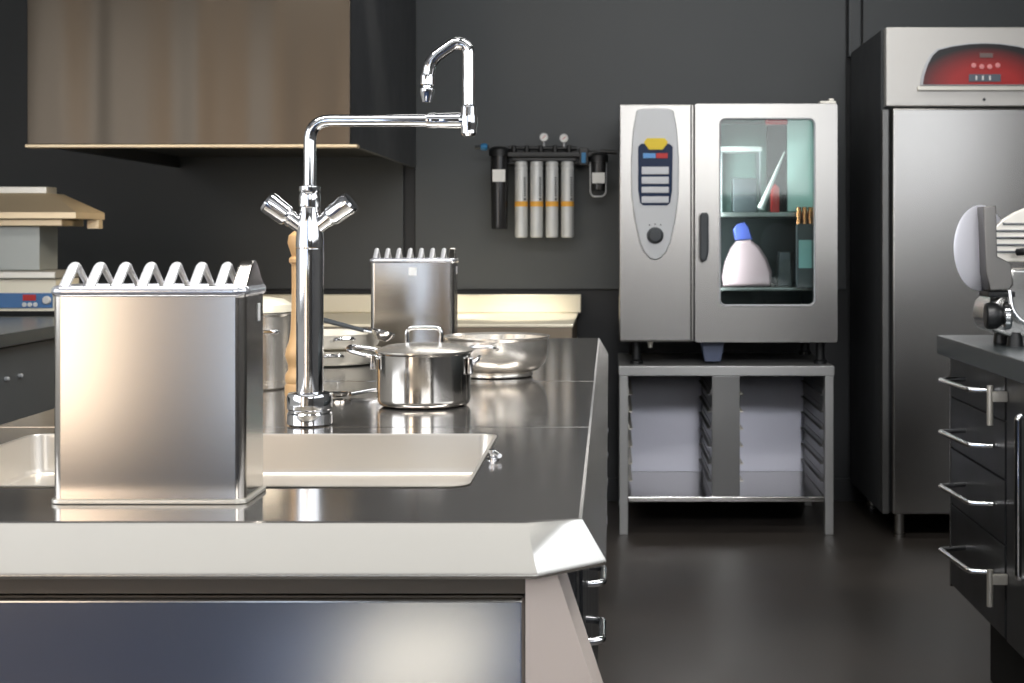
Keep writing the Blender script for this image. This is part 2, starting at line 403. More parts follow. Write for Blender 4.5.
arc = [(EX, FY, ZA+.02)] + [(EX-.015+.015*math.cos(k/14*math.radians(125)), FY, 1.421+.015*math.sin(k/14*math.radians(125))) for k in range(15)]
MB().tube(arc + fillet([arc[-1], (-.2521, FY, 1.412), (-.2568, FY, 1.386)], .014, 8)[1:], .0087, 20).build('spout', chrome, tp)
MB().lathe([(0, .0), (.0062, 0), (.0070, .004), (.0100, .014), (.0100, .019), (.0070, .021), (.0070, .023), (.0100, .025), (.0098, .036), (.0088, .040), (0, .040)], (-.2575, FY, 1.353), (.03, 0, 1), 24).build('nozzle', chrome, tp)
for s_ in (-1, 1):
    dv = Vector((s_*.80, -.10, .60)).normalized()
    p0 = Vector((FX, FY, 1.170)) + dv*.010
    h = MB().lathe([(0, .0), (.0105, 0), (.0105, .020), (.0118, .0205), (.0118, .0245), (.0105, .025), (.0105, .027), (.0132, .0275), (.0150, .031), (.0158, .050), (.0166, .054), (.0162, .061), (.0135, .0645), (0, .0655)], p0, dv, 36)
    h.build('lever_knob', chrome, tp)

# ================================================================== COOKWARE ON THE ISLAND
def pot_shell(r, h, rb=.012, wall=.0022, flare=0.0):
    """profile of an open pan: outside up, over the rolled rim, inside down"""
    pr = [(0, 0), (r-rb, 0)]
    for k in range(1, 7):
        a = k/6*PI/2; pr.append((r-rb+rb*math.sin(a), rb-rb*math.cos(a)))
    pr += [(r, h-.004), (r+.003+flare, h-.001), (r+.003+flare, h+.0005), (r-wall, h-.002), (r-wall, rb)]
    pr += [(r-rb, wall+.001), (0, wall+.001)]
    return pr
satin = mat('bright satin pan steel', (232, 226, 216), .85, .26, 'x', .01)
PX, PY, PR = -.292, 2.222, .0735
sp = thing('saucepan', (PX, PY, ZT), 'small polished lidded pot with wire handles on the island behind the sink', 'pot')
MB().lathe(pot_shell(PR, .085), (PX, PY, ZT+.0003), n=64).build('pot_body', potst, sp)
lid = MB().lathe([(0, .0985), (.03, .0975), (.055, .0945), (.070, .0900), (.0768, .0870), (.0768, .0855), (.070, .0870), (.0, .094)], (PX, PY, ZT), n=64).build('lid', satin, sp)
MB().tube(fillet([(PX-.026, PY, ZT+.0965), (PX-.028, PY, ZT+.1215), (PX+.028, PY, ZT+.1215), (PX+.026, PY, ZT+.0965)], .012), .0036, 12).build('lid_handle', chrome, lid)
for s_ in (-1, 1):
    L = .070 if s_ < 0 else .020
    e = MB()
    if s_ < 0:
        e.tube(fillet([(PX-.066, PY-.030, ZT+.077), (PX-.085, PY-.030, ZT+.080), (PX-.118, PY-.018, ZT+.088), (PX-.118, PY+.012, ZT+.092), (PX-.085, PY+.028, ZT+.086), (PX-.066, PY+.030, ZT+.080)], .012), .0035, 12)
        e.box(PX-.079, PX-.070, PY-.034, PY-.026, ZT+.058, ZT+.082, .002); e.box(PX-.079, PX-.070, PY+.026, PY+.034, ZT+.060, ZT+.084, .002)
    else:
        e.tube(fillet([(PX+.072, PY-.022, ZT+.062), (PX+.086, PY-.022, ZT+.074), (PX+.086, PY+.022, ZT+.074), (PX+.072, PY+.022, ZT+.062)], .008), .0035, 12)
        e.box(PX+.070, PX+.079, PY-.028, PY-.016, ZT+.050, ZT+.078, .003)
    e.build('wire_handle', chrome, sp)

WXc, WYc = -.215, 2.69
wk = thing('saute_pan', (WXc, WYc, ZT), 'round bellied steel pan with loop handles behind the lidded pot', 'pan')
pr = [(0, 0), (.064, 0), (.068, .002), (.068, .006), (.0665, .009), (.079, .013), (.090, .024), (.0965, .040), (.0980, .056), (.0980, .070), (.1010, .0745), (.1010, .0765), (.0965, .0725), (.0955, .056), (.094, .041), (.088, .026), (.077, .0155), (.06, .0115), (0, .011)]
MB().lathe(pr, (WXc, WYc, ZT+.0003), n=64).build('pan_body', satin, wk)
for (ang, L) in ((-PI*.55, 1), (PI*.44, 1)):
    h = MB().tube(fillet([(.096, -.024, ZT+.058), (.122, -.022, ZT+.064), (.122, .022, ZT+.064), (.096, .024, ZT+.058)], .012), .0034, 12)
    h.turn((0, 0, 0), ang); bmesh.ops.translate(h.bm, verts=h.bm.verts[:], vec=(WXc, WYc, 0)); h.build('loop_handle', chrome, wk)

SPX, SPY, SPR = -.632, 2.485, .0745
st = thing('stock_pot', (SPX, SPY, ZT), 'tall steel stock pot with lid standing between big knife block and tap', 'pot')
MB().lathe([(0, 0), (.070, 0), (.0735, .003), (.0735, .010), (.0700, .012), (.0745, .016), (.0745, .126), (.0775, .130), (.0775, .132), (.0722, .130), (.0722, .006), (0, .006)], (SPX, SPY, ZT+.0003), n=64).build('pot_body', satin, st)
ld = MB().lathe([(0, .160), (.030, .159), (.058, .155), (.072, .146), (.0765, .136), (.0765, .1335), (.070, .1345), (0, .140)], (SPX, SPY, ZT), n=64).build('lid', cream, st)
MB().lathe([(.008, .158), (.008, .168), (.017, .172), (.018, .180), (.010, .185), (0, .186)], (SPX, SPY, ZT), n=24).build('lid_knob', chrome, ld)
for s_ in (-1, 1):
    h = MB().tube(fillet([(.072, -.024, ZT+.098), (.098, -.022, ZT+.103), (.098, .022, ZT+.103), (.072, .024, ZT+.098)], .012), .0038, 12)
    h.turn((0, 0, 0), -PI/3.0 if s_ > 0 else PI*.66); bmesh.ops.translate(h.bm, verts=h.bm.verts[:], vec=(SPX, SPY, 0)); h.build('loop_handle', chrome, st)

MXc, MYc = -.5095, 2.345
MB_ = MB().lathe([(0, 0), (.0280, 0), (.0290, .003), (.0290, .018), (.0270, .022), (.0285, .026), (.0285, .036), (.0235, .044), (.0235, .052), (.0265, .060), (.0285, .068), (.0270, .078), (.0220, .092), (.0195, .110), (.0180, .150), (.0178, .190), (.0180, .214), (.0180, .218), (.0220, .222), (.0220, .228), (.0175, .232), (.0200, .240), (.0245, .254), (.0225, .266), (.0110, .276), (.0060, .280), (.0085, .286), (.0050, .293), (0, .294)], (MXc, MYc, ZT+.0003), n=36)
tag(MB_.build('pepper_mill', wood, origin=(MXc, MYc, ZT)), 'turned pale wooden pepper mill standing right behind the tap column', 'pepper mill')

# two shallow pans stacked, and the ladle on them
QX, QY = -.585, 2.955
pan_prof = [(0, 0), (.088, 0), (.097, .003), (.1015, .010), (.1030, .024), (.1065, .030), (.1065, .0315), (.101, .029), (.099, .012), (.092, .006), (0, .0045)]
pan_m = mat('pale enamelled pan steel', (238, 231, 216), .25, .34)
for i, lab in enumerate(('shallow pale steel pan at the bottom of the stack behind the tap', 'shallow pale steel pan on top of the stack behind the tap')):
    z0 = ZT+.0003 + i*.0335
    q = thing('shallow_pan', (QX, QY, z0), lab, 'pan', 'stacked shallow pans')
    MB().lathe(pan_prof, (QX, QY, z0), n=56).build('pan_body', pan_m, q)
    hd = MB().tube(fillet([(.100, -.022, z0+.020), (.128, -.018, z0+.026), (.128, .018, z0+.026), (.100, .022, z0+.020)], .012), .0036, 10)
    hd.turn((0, 0, 0), -PI*.42 if i == 0 else -PI*.36); bmesh.ops.translate(hd.bm, verts=hd.bm.verts[:], vec=(QX, QY, 0)); hd.build('loop_handle', chrome, q)
zl = ZT+.0003+.0335+.0315
lx0, lx1 = wx(322, 2.90), wx(367, 2.90)
la = thing('ladle', (QX, 2.90, zl), 'steel ladle with dark grey handle resting across the stacked pans', 'ladle')
MB().tube([(lx0-.07, 2.955, zl+.040), (lx0, 2.93, zl+.026), (lx1, 2.90, zl+.0055)], [.0045, .0055, .0042], 12).build('ladle_handle', dgrey, la)
MB().tube([(lx1-.004, 2.9015, zl+.007), (lx1+.014, 2.893, zl+.004)], [.0055, .0045], 12).build('handle_ferrule', chrome, la)
MB().lathe([(0, -.020), (.014, -.017), (.022, -.009), (.025, 0), (.024, 0), (.021, -.008), (.013, -.0155), (0, -.0185)], (lx1+.036, 2.885, zl+.006), (.25, 0, 1), 28).build('ladle_bowl', potst, la)

spn = thing('spoon', (wx(350, 2.33), 2.33, ZT), 'flat steel spoon lying on the worktop left of the lidded pot', 'spoon')
x0, x1 = wx(331, 2.33), wx(374, 2.33)
MB().tube([(x0+.03, 2.335, ZT+.0045), (x1-.01, 2.365, ZT+.008), (x1+.05, 2.40, ZT+.005)], [.0030, .0034, .004], 10, sx=1.6).build('spoon_handle', chrome, spn)
MB().lathe([(0, .001), (.010, .0015), (.017, .004), (.020, .008), (.0188, .008), (.016, .005), (.009, .003), (0, .0025)], (x0+.014, 2.328, ZT+.0003), n=28).build('spoon_bowl', potst, spn)

# ================================================================== RANGE AT THE BACK
YR, YRB = 5.37, 6.16
rx0, rx1 = -1.60, wx(578, YRB)
rg = thing('back_counter', ((rx0+rx1)/2, 5.7, 0), 'low counter with cream steel top and upstand along the back wall', 'counter')
zt = wz(313, YRB)
MB().box(rx0, rx1, YR, YRB+.04, zt-.012, zt, .003).build('worktop', cream, rg)
MB().box(rx0, wx(581, YRB), YRB, YRB+.04, zt+.0005, wz(294.5, YRB), .005, 3).build('upstand', cream, rg)
MB().box(rx0+.004, rx1-.004, YR+.006, YRB+.03, .14, zt-.0125, .003).build('body', mat('warm grey steel', (136, 124, 108), .6, .4), rg)
for xx in (rx0+.06, -.8, rx1-.06):
    for yy in (YR+.12, 6.1):
        MB().cyl((xx, yy, 0), (xx, yy, .1395), .02).build('leg', steel, rg)

# ================================================================== LEFT COUNTER + WARMER
lw = thing('side_worktop', (-2.2, 4.0, .86), 'dark worktop at the far left under the heated serving unit', 'worktop')
MB().box(-2.75, -1.65, 2.55, 5.45, .862, ZT, .004).build('slab', dworkt, lw)
for (a, c_, lab) in ((2.6, 3.55, 'dark cabinet at far left with door nearer the camera'), (3.56, 4.5, 'dark cabinet at far left with two small studs on its door'), (4.51, 5.4, 'dark cabinet at far left below the heated serving unit')):
    r = thing('side_cabinet', (-2.2, (a+c_)/2, 0), lab, 'cabinet', 'dark cabinets at the far left')
    MB().box(-2.7, -1.70, a, c_, .1, .861, .002).build('body', char, r)
    MB().box(-2.66, -1.76, a, c_, 0, .0995).build('plinth', blackm, r)
    dr = MB().box(-1.6995, -1.68, a+.003, c_-.003, .12, .855, .002).build('door', mat('slate lacquer', (96, 100, 102), 0, .35), r)
    if a == 3.56:
        for yy in (3.93, 4.02): MB().lathe([(0, 0), (.006, 0), (.006, .010), (.004, .013), (0, .014)], (-1.681, yy, .770), (1, 0, 0), 16).build('stud', lgrey, dr)
YS = 4.75
sv = thing('serving_unit', (-2.25, 5.05, ZT), 'pale steel heated serving unit with canopy and blue control strip at the far left', 'serving unit')
X0 = -2.68
xr = wx(56, YS); YSB2 = 4.96
MB().box(X0, xr, YS, YSB2, ZT+.0005, wz(279, YS), .004).build('cabinet', cream, sv)
MB().box(X0-.01, xr+.006, YS-.02, YSB2+.004, wz(279, YS)+.0005, wz(271, YS), .005, 3).build('ledge', pale_st, sv)
MB().box(X0+.03, wx(58, YSB2), YS+.05, YSB2, wz(271, YS)+.0005, wz(226, YS), .004).build('column', mat('pale grey panel', (176, 180, 176), .4, .38), sv)
xc = wx(105, 4.97); zb = wz(219, YS); zf = wz(212, YS); z1 = wz(193, YS)
cv = MB()
cv.box(X0-.06, xc, YS-.05, 4.97, zb, zf, .003)
xo = wx(64, 4.92); cv.faces([(X0-.06, YS-.05, zf), (xc, YS-.05, zf), (xc, 4.97, zf), (X0-.06, 4.97, zf), (X0+.05, YS+.06, z1), (xo, YS+.06, z1), (xo, 4.92, z1), (X0+.05, 4.92, z1)],
    [(0, 1, 5, 4), (1, 2, 6, 5), (2, 3, 7, 6), (3, 0, 4, 7), (4, 5, 6, 7)])
cv.build('canopy', hood_s, sv)
MB().box(X0+.06, wx(58, 4.92), YS+.07, 4.91, z1+.0005, wz(187, YS)+.004, .003).build('top_cap', pale_st, sv)
MB().box(X0, wx(84, 4.95), YS+.0, 4.95, wz(226, YS), zb-.0005, .003).build('lamp_tray', hood_s, sv)
MB().box(wx(91, 4.94), wx(103, 4.94), 4.90, 4.94, wz(229, 4.94), zb-.0005, .003).build('corner_bracket', hood_s, sv)
cs = MB().box(X0+.01, wx(53, YS), YS-.008, YS-.0003, wz(308, YS), wz(293, YS), .002).build('control_strip', panelbl, sv)
MB().box(wx(24, YS), wx(37, YS), YS-.011, YS-.0075, wz(300.5, YS), wz(294.5, YS), .001).build('red_display', redp, cs)
for px in (25.5, 31, 36.5):
    MB().lathe([(0, 0), (.0075, 0), (.0075, .004), (0, .005)], (wx(px, YS), YS-.0078, wz(304.5, YS)), (0, -1, 0), 14).build('button', white, cs)
MB().lathe([(0, 0), (.014, 0), (.014, .006), (.011, .01), (0, .01)], (wx(48, YS), YS-.0078, wz(300, YS)), (0, -1, 0), 18).build('dial', white, cs)
MB().box(X0, xr-.004, YS-.002, YS+.004, ZT+.0008, wz(311, YS), .001).build('shadow_gap', blackm, sv)  # black strip along the foot of the cabinet

# ================================================================== EXTRACTOR HOOD
YH = 4.64
hx0, hx1 = wx(27, YH), wx(350, YH)
zh = wz(148, YH)
hd = thing('extractor_hood', ((hx0+hx1)/2, 5.45, zh), 'big bronze tinted steel extractor hood hanging on the back wall', 'extractor hood')
MB().box(hx0, hx1, YH, YH+.02, zh+.012, 2.35, .003).build('front_panel', hood_m, hd)
MB().box(hx1-.02, hx1, YH+.0205, YW-.024, zh+.012, 2.35, .003).build('side_panel', mat('dull hood side', (92, 94, 98), .9, .42), hd)
MB().box(hx0, hx0+.02, YH+.0205, YW-.024, zh+.012, 2.35, .003).build('side_panel', MATS['dull hood side'], hd)
MB().box(hx0+.0205, hx1-.0205, YH+.0205, YW-.024, zh+.06, zh+.08).build('filter_panel', mat('filter grey', (70, 70, 70), .6, .5), hd)
MB().box(hx0, hx1, YH+.0205, YW-.024, 2.35, 2.37).build('roof_panel', MATS['dull hood side'], hd)
MB().box(hx0-.002, wx(358, YH), YH-.014, YH+.03, zh, zh+.012, .003).build('drip_lip', hood_s, hd)
MB().box(hx0+.3, hx1-.3, 5.2, 5.8, 2.371, ZC, .0).build('duct', MATS['dull hood side'], hd)

# ================================================================== WATER FILTER ON THE WALL
YFL = 6.10
def fx(p): return wx(p, YFL)
def fz(p): return wz(p, YFL)
wf = thing('water_filter', (fx(545), YW-.03, fz(200)), 'wall mounted water filter with four grey cartridges and two dark housings', 'water filter')
MB().box(fx(508), fx(592), YFL-.025, YFL+.02, fz(157.5), fz(152.5), .004).box(fx(512), fx(576), YFL-.02, YFL+.02, fz(161.5), fz(158), .003).box(fx(505), fx(592), YFL+.03, YW-.0225, fz(164), fz(150), .003).box(fx(530), fx(534), YFL+.015, YFL+.035, fz(158), fz(153)).box(fx(560), fx(564), YFL+.015, YFL+.035, fz(158), fz(153)).build('manifold', blackp, wf)
MB().tube([(fx(508), YFL, fz(148)), (fx(577), YFL, fz(148.5))], .0085, 14).build('supply_pipe', blackp, wf)
for px in (514, 527, 541, 555, 569):
    MB().lathe([(0, -.022), (.013, -.022), (.013, .012), (.009, .014), (.009, .018), (0, .018)], (fx(px), YFL, fz(149.5)), n=12).build('port', blackp, wf)
for px in (521.3, 536.6, 552, 567.5):
    c = MB().lathe([(0, fz(237.5)), (.024, fz(237.5)), (.0275, fz(236)), (.0275, fz(172)), (.0262, fz(171.5)), (.0262, fz(170.5)), (.0280, fz(170)), (.0280, fz(167.5)), (.0262, fz(167)), (.0262, fz(166)), (.0275, fz(165.5)), (.0275, fz(162.5)), (.022, fz(161.3)), (0, fz(161.3))], (fx(px), YFL, 0), n=28).build('cartridge', cartr, wf)
    MB().lathe([(.0283, fz(206.5)), (.0283, fz(201.5)), (.0278, fz(201.4)), (.0278, fz(206.6)), (.0283, fz(206.5))], (fx(px), YFL, 0), n=28).build('orange_band', orange, c)
    pm = MB()
    for k in range(9):
        z = fz(178+k*2.2); pm.box(fx(px+3.0), fx(px+4.6), YFL-.0262, YFL-.020, z-.0028, z+.0022)
    pm.box(fx(px+3.0), fx(px+5), YFL-.0262, YFL-.020, fz(200.3), fz(198.3))
    pm.build('print_marks', dgrey, c)
def housing(px, r, y0, y1, lab, sump):
    h = MB().lathe([(0, fz(y1)), (r*.86, fz(y1)), (r*.9, fz(y1-2)), (r, fz(y0+4)), (r, fz(y0)), (0, fz(y0))], (fx(px), YFL, 0), n=28).build('filter_housing', sump, wf)
    MB().lathe([(0, fz(y0+5)), (r*1.18, fz(y0+5)), (r*1.18, fz(y0-1)), (r*1.0, fz(y0-3)), (r*.6, fz(y0-4.5)), (0, fz(y0-4.5))], (fx(px), YFL, 0), n=28).build('housing_head', blackp, h)
    a0, a1 = lab
    MB().prism([(fx(px-6.3), YFL-r*1.04), (fx(px+6.3), YFL-r*1.04), (fx(px+6.3), YFL-r*.7), (fx(px-6.3), YFL-r*.7)], 'Z', fz(a1), fz(a0)).build('paper_label', white, h)
    return h
h1_ = housing(499.5, .039, 151, 229, (170, 182), mat('dark glossy sump', (42, 42, 43), .2, .16))
h2_ = housing(598.5, .036, 157, 191, (173, 183.5), MATS['dark glossy sump'])
cl = MB()
for px in (590.5, 606.5): pass
cl.tube(fillet([(fx(590.3), YFL-.01, fz(160)), (fx(590.3), YFL-.01, fz(193)), (fx(593), YFL-.01, fz(196.5)), (fx(603), YFL-.01, fz(196.5)), (fx(606), YFL-.01, fz(193)), (fx(606), YFL-.01, fz(160))], .02), .0035, 8)
cl.build('guard_wire', silverb, h2_)
MB().tube([(fx(475), YFL, fz(147.5)), (fx(489), YFL, fz(147))], .008, 12).build('inlet_pipe', blackp, wf)
MB().lathe([(0, 0), (.013, 0), (.015, .008), (.015, .022), (.011, .028), (0, .028)], (fx(481), YFL, fz(147)), (1, 0, 0), 12).build('inlet_fitting', bluep, wf)
MB().tube([(fx(600), YFL, fz(151.5)), (fx(617), YFL, fz(152.5))], .009, 12).build('outlet_pipe', blackp, wf)
MB().tube([(fx(588), YFL, fz(153)), (fx(598), YFL, fz(152.5))], .009, 12).build('link_pipe', blackp, wf)
v = MB().box(fx(579), fx(588.5), YFL-.03, YFL+.03, fz(166), fz(148), .006).build('valve_block', blackp, wf)
MB().box(fx(581.5), fx(586), YFL-.036, YFL-.0295, fz(163.5), fz(153), .003).build('valve_lever', bluep, v)
for px, py in ((544, 137.3), (564, 138.3)):
    g = MB().lathe([(0, 0), (.017, 0), (.0195, .004), (.0195, .018), (.017, .020), (.0165, .017), (0, .017)], (fx(px), YFL+.008, fz(py)), (0, -1, 0), 28).cyl((fx(px), YFL, fz(py)-.018), (fx(px), YFL, fz(147)), .0045).build('gauge', silverb, wf)
    MB().lathe([(0, .0172), (.0163, .0172), (.0163, .0178), (0, .0178)], (fx(px), YFL+.008, fz(py)), (0, -1, 0), 28).build('gauge_face', white, g)
    MB().tube([(fx(px)-.007, YFL-.0102, fz(py)-.006), (fx(px)+.008, YFL-.0102, fz(py)+.007)], .0012, 6).build('gauge_needle', redp, g)

# ================================================================== COMBI OVEN AND ITS STAND
YO = 5.53
def ox(p): return wx(p, YO)
def oz(p): return wz(p, YO)
ov = thing('combi_oven', (ox(728), 5.85, oz(343)), 'steel combi oven with glazed door and blue display on the open stand', 'oven')
bz0, bz1 = oz(342), oz(104)
body = MB()
bx0, bx1 = ox(620), ox(836); YB = 6.15
cx0 = ox(695)
# left service column is solid, the cooking chamber is a hollow box behind the door
body.box(bx0, cx0-.002, YO+.02, YB, bz0, bz1, .006)
w_ = .03
body.box(cx0, bx1, YB-.03, YB, bz0, bz1); body.box(cx0, bx1, YO+.04, YB-.03, bz1-w_, bz1); body.box(cx0, bx1, YO+.04, YB-.03, bz0, bz0+.06)
body.box(cx0, cx0+.06, YO+.04, YB-.03, bz0+.06, bz1-w_); body.box(bx1-.05, bx1, YO+.04, YB-.03, bz0+.06, bz1-w_)
body.build('oven_body', steel, ov)
col = MB().box(ox(619), ox(692), YO, YO+.0195, oz(342), oz(104), .008, 3).build('control_column', steel, ov)
def capsule(yoff):
    L = []; pts = [(636.5, 111), (633, 130), (631, 160), (631.5, 195), (635, 222), (640, 243), (644, 252), (649.5, 258), (655, 259.8)]
    left = [Vector((ox(a), 0, oz(b))) for a, b in pts]; right = [Vector((2*ox(655)-p.x, 0, p.z)) for p in reversed(left[:-1])]
    top = [(ox(669), oz(109)), (ox(655), oz(108.3)), (ox(641), oz(109))]
    return [(p.x, p.z) for p in left+right] + top
MB().prism(capsule(0), 'Y', YO-.016, YO-.0005, .005, 3).build('control_panel', lgrey, col)
cp = [c for c in col.children][0]
shield = [(638, 147), (641, 144), (669, 144), (672.5, 147), (672, 190), (670, 203), (667, 205.5), (643, 205.5), (640, 203), (638, 190)]
ds = MB().prism([(ox(a), oz(b)) for a, b in shield], 'Y', YO-.019, YO-.0155, .001).build('display', navy, col)
yl = [(647, 138.5), (664.5, 138.5), (667.5, 142), (667, 144), (662.5, 150), (649, 150), (644.5, 144), (644, 142)]
MB().prism([(ox(a), oz(b)) for a, b in yl], 'Y', YO-.022, YO-.0192, .001).build('yellow_tab', yellow, col)
MB().box(ox(643), ox(655.5), YO-.0215, YO-.0188, oz(158.5), oz(153.5), .001).build('blue_key', mat('sky key', (100, 160, 220), 0, .4), col)
MB().box(ox(656), ox(667.5), YO-.0215, YO-.0188, oz(158.5), oz(153.5), .001).build('red_key', redp, col)
for a, b_ in ((167, 174.5), (177, 184), (187, 193), (196.5, 203)):
    MB().box(ox(641.5), ox(668.5), YO-.0215, YO-.0188, oz(b_), oz(a), .001).build('menu_key', silverb, col)
MB().lathe([(0, 0), (.033, 0), (.031, .006), (.027, .012), (.026, .022), (.022, .026), (0, .027)], (ox(655), YO-.0155, oz(235.5)), (0, -1, 0), 36).build('dial', dgrey, col)
for k in (-1, 0, 1):
    MB().lathe([(0, 0), (.003, 0), (.003, .002), (0, .002)], (ox(655+k*5.5), YO-.0157, oz(225-(k == 0)*.8)), (0, -1, 0), 10).build('tick_mark', dgrey, col)
# door: frame with a rounded opening
dx0, dx1, dz0, dz1 = ox(695), ox(837), oz(342), oz(104)
gx0, gx1, gz0, gz1 = ox(720), ox(814), oz(305), oz(119)
t = bmesh.new()
OUT = rrect(dx0, dx1, dz0, dz1, .008, 4); INN = rrect(gx0, gx1, gz0, gz1, .022, 6)
def loopv(P, y): return [t.verts.new((x, y, z)) for x, z in P]
of, if_, ob, ib = loopv(OUT, YO-.01), loopv(INN, YO-.01), loopv(OUT, YO+.0385), loopv(INN, YO+.0385)
for A, B in ((of, if_), (ob, ib)):
    es = [t.edges.get((L[k], L[(k+1) % len(L)])) or t.edges.new((L[k], L[(k+1) % len(L)])) for L in (A, B) for k in range(len(L))]
    bmesh.ops.triangle_fill(t, use_beauty=True, use_dissolve=False, edges=es)
for A, B in ((of, ob), (if_, ib)):
    for k in range(len(A)): t.faces.new((A[k], A[(k+1) % len(A)], B[(k+1) % len(A)], B[k]))
dm = MB(); dm._merge(t); door = dm.build('oven_door', steel, ov)
MB().prism(rrect(gx0+.001, gx1-.001, gz0+.001, gz1-.001, .021, 6), 'Y', YO+.004, YO+.010).build('glass_pane', glass, door)
MB().tube([(x, YO-.010, z) for x, z in rrect(gx0-.001, gx1+.001, gz0-.001, gz1+.001, .023, 6)], .0035, 8, closed=True).build('glass_gasket', silverb, door)
MB().prism([(ox(a), oz(b)) for a, b in ((699, 216), (701, 213), (706, 212.5), (708, 216), (708, 252), (706, 260), (702, 262), (699, 258))], 'Y', YO-.055, YO-.0105, .008, 3).build('door_handle', dgrey, door)
MB().box(ox(820), ox(836), YO-.004, YO+.05, bz1+.0005, oz(101), .002).box(ox(829), ox(834), YO, YO+.03, oz(101), oz(98.5), .002).build('door_hinge', pale_st, ov)
for px in (637, 824):
    for yy in (YO+.10, YB-.08):
        MB().lathe([(0, 0), (.026, 0), (.026, .012), (.018, .018), (.018, .09), (0, .09)], (ox(px), yy, oz(366)+.0005), n=20).build('foot', blackp, ov)
MB().lathe([(0, -.024), (.008, -.024), (.010, -.006), (.014, 0), (0, 0)], (ox(650.5), YO+.03, bz0), n=14).build('drain_spout', pale_st, ov)
MB().prism([(ox(702), bz0), (ox(726), bz0), (ox(722), oz(363)), (ox(706), oz(363))], 'Y', YO+.06, YO+.16, .003).build('drip_box', mat('blue grey plastic', (62, 72, 96), 0, .4), ov)
# chamber lining and rack; lining tones stand in for the door glass reflection
MB().box(cx0+.061, bx1-.051, YB-.036, YB-.031, 1.265, bz1-w_-.001).build('chamber_back', teal, ov)
MB().box(cx0+.061, bx1-.051, YB-.036, YB-.031, bz0+.061, 1.2645).build('chamber_back', mat('sooty lining', (58, 64, 66), .2, .45), ov)  # darker lower half copies the reflection's dark part
for (a_, b_) in ((cx0+.0605, cx0+.066), (bx1-.056, bx1-.0505)):
    MB().box(a_, b_, YO+.045, YB-.037, 1.265, bz1-w_-.001).build('chamber_side', teal, ov)
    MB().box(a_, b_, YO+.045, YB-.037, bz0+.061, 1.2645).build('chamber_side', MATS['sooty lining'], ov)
YI = 5.70
def ix(p, Y=YI): return wx(p, Y)
def iz(p, Y=YI): return wz(p, Y)
rk = MB().box(cx0+.067, bx1-.057, YI-.055, YB-.05, iz(217), iz(212.5), .002).build('rack_shelf', midgrey, ov)
MB().box(cx0+.067, bx1-.057, YI-.08, YB-.05, iz(290), iz(287), .002).build('rack_shelf', midgrey, ov)
MB().box(ix(788), bx1-.0575, YI+.02, YI+.05, iz(211.5), iz(112), .003).build('air_baffle', teal, ov)  # panel, dark strip and red cap stand in for the glass reflection
MB().box(ix(768), ix(787.5), YI+.02, YI+.06, iz(211.5), iz(124.5), .003).build('fan_slot', blackm, ov)
MB().box(ix(767), ix(788), YI+.015, YI+.06, iz(124), iz(117), .003).build('fan_slot_cap', redp, ov)
# added shapes standing in for the room reflected in the door glass
zs1 = iz(212.5)+.0006; zs0 = iz(287)+.0006
tr = thing('baking_tray', (ix(741), YI, zs1), 'white tray leaning upright in the upper half of the oven', 'tray')
MB().box(ix(721), ix(765), YI+.10, YI+.26, iz(150), iz(144.5), .003).build('tray_base', white, tr)
MB().box(ix(722.5), ix(724), YI+.10, YI+.26, zs1, iz(150)-.0005, .001).build('leg', silverb, tr)
MB().box(ix(762), ix(763.5), YI+.10, YI+.26, zs1, iz(150)-.0005, .001).build('leg', silverb, tr)
tag(MB().box(ix(733), ix(757), YI+.0, YI+.08, zs1, iz(178), .004).build('oven_box', dgrey, origin=(ix(745), YI+.04, zs1)), 'dark grey box standing on the upper oven shelf', 'box')
b_ = thing('paper_cone', (ix(766), YI-.03, zs1), 'white paper cone leaning against the dark slot in the oven', 'cone')
MB().tube([(ix(759.5), YI-.04, zs1+.0135), (ix(784), YI-.02, iz(152))], [.014, .003], 20).build('paper_wrap', white, b_)
tag(MB().prism([(ix(771), zs1), (ix(779), zs1), (ix(779), iz(188)), (ix(775), iz(184)), (ix(771), iz(188))], 'Y', YI-.01, YI+.015, .002).build('red_carton', redp, origin=(ix(775), YI, zs1)), 'small red carton beside the white cone in the oven', 'carton')
bg = thing('white_sack', (ix(745), YI, zs0), 'white and pink sack with blue top on the lower oven shelf', 'sack')
sk = MB(); prof = [(723, 286), (722, 276), (725, 262), (731, 248), (737, 241), (750, 240), (758, 246), (766, 258), (771, 272), (770, 286)]
sk.prism([(ix(a), max(iz(b), zs0)) for a, b in prof], 'Y', YI-.05, YI+.05, .016, 4).build('sack_body', pinkb, bg)
MB().prism([(ix(735), iz(240)), (ix(733), iz(229)), (ix(737), iz(224)), (ix(744), iz(222)), (ix(748), iz(226)), (ix(752), iz(239.5))], 'Y', YI-.025, YI+.025, .006, 3).build('blue_top', bluec, bg)
YBk = 5.60
cr_ = thing('dark_crate', (ix(804.5, YBk), YBk, zs0), 'dark slim crate under the copper beakers in the oven', 'crate')
MB().box(ix(796.5, YBk), ix(812.5, YBk), YBk-.022, YBk+.022, zs0, iz(224, YBk), .002).build('crate_body', dgrey, cr_)
MB().box(ix(798, YBk), ix(811, YBk), YBk-.0235, YBk-.0222, iz(268, YBk), iz(240, YBk), .001).build('crate_label', mat('pale aqua label', (150, 196, 194), 0, .5), cr_)
labs = ['copper beaker at left of the three in the oven', 'middle one of three copper beakers in the oven', 'copper beaker at right of the three in the oven']
bk = None
zc_ = iz(224, YBk)+.0004
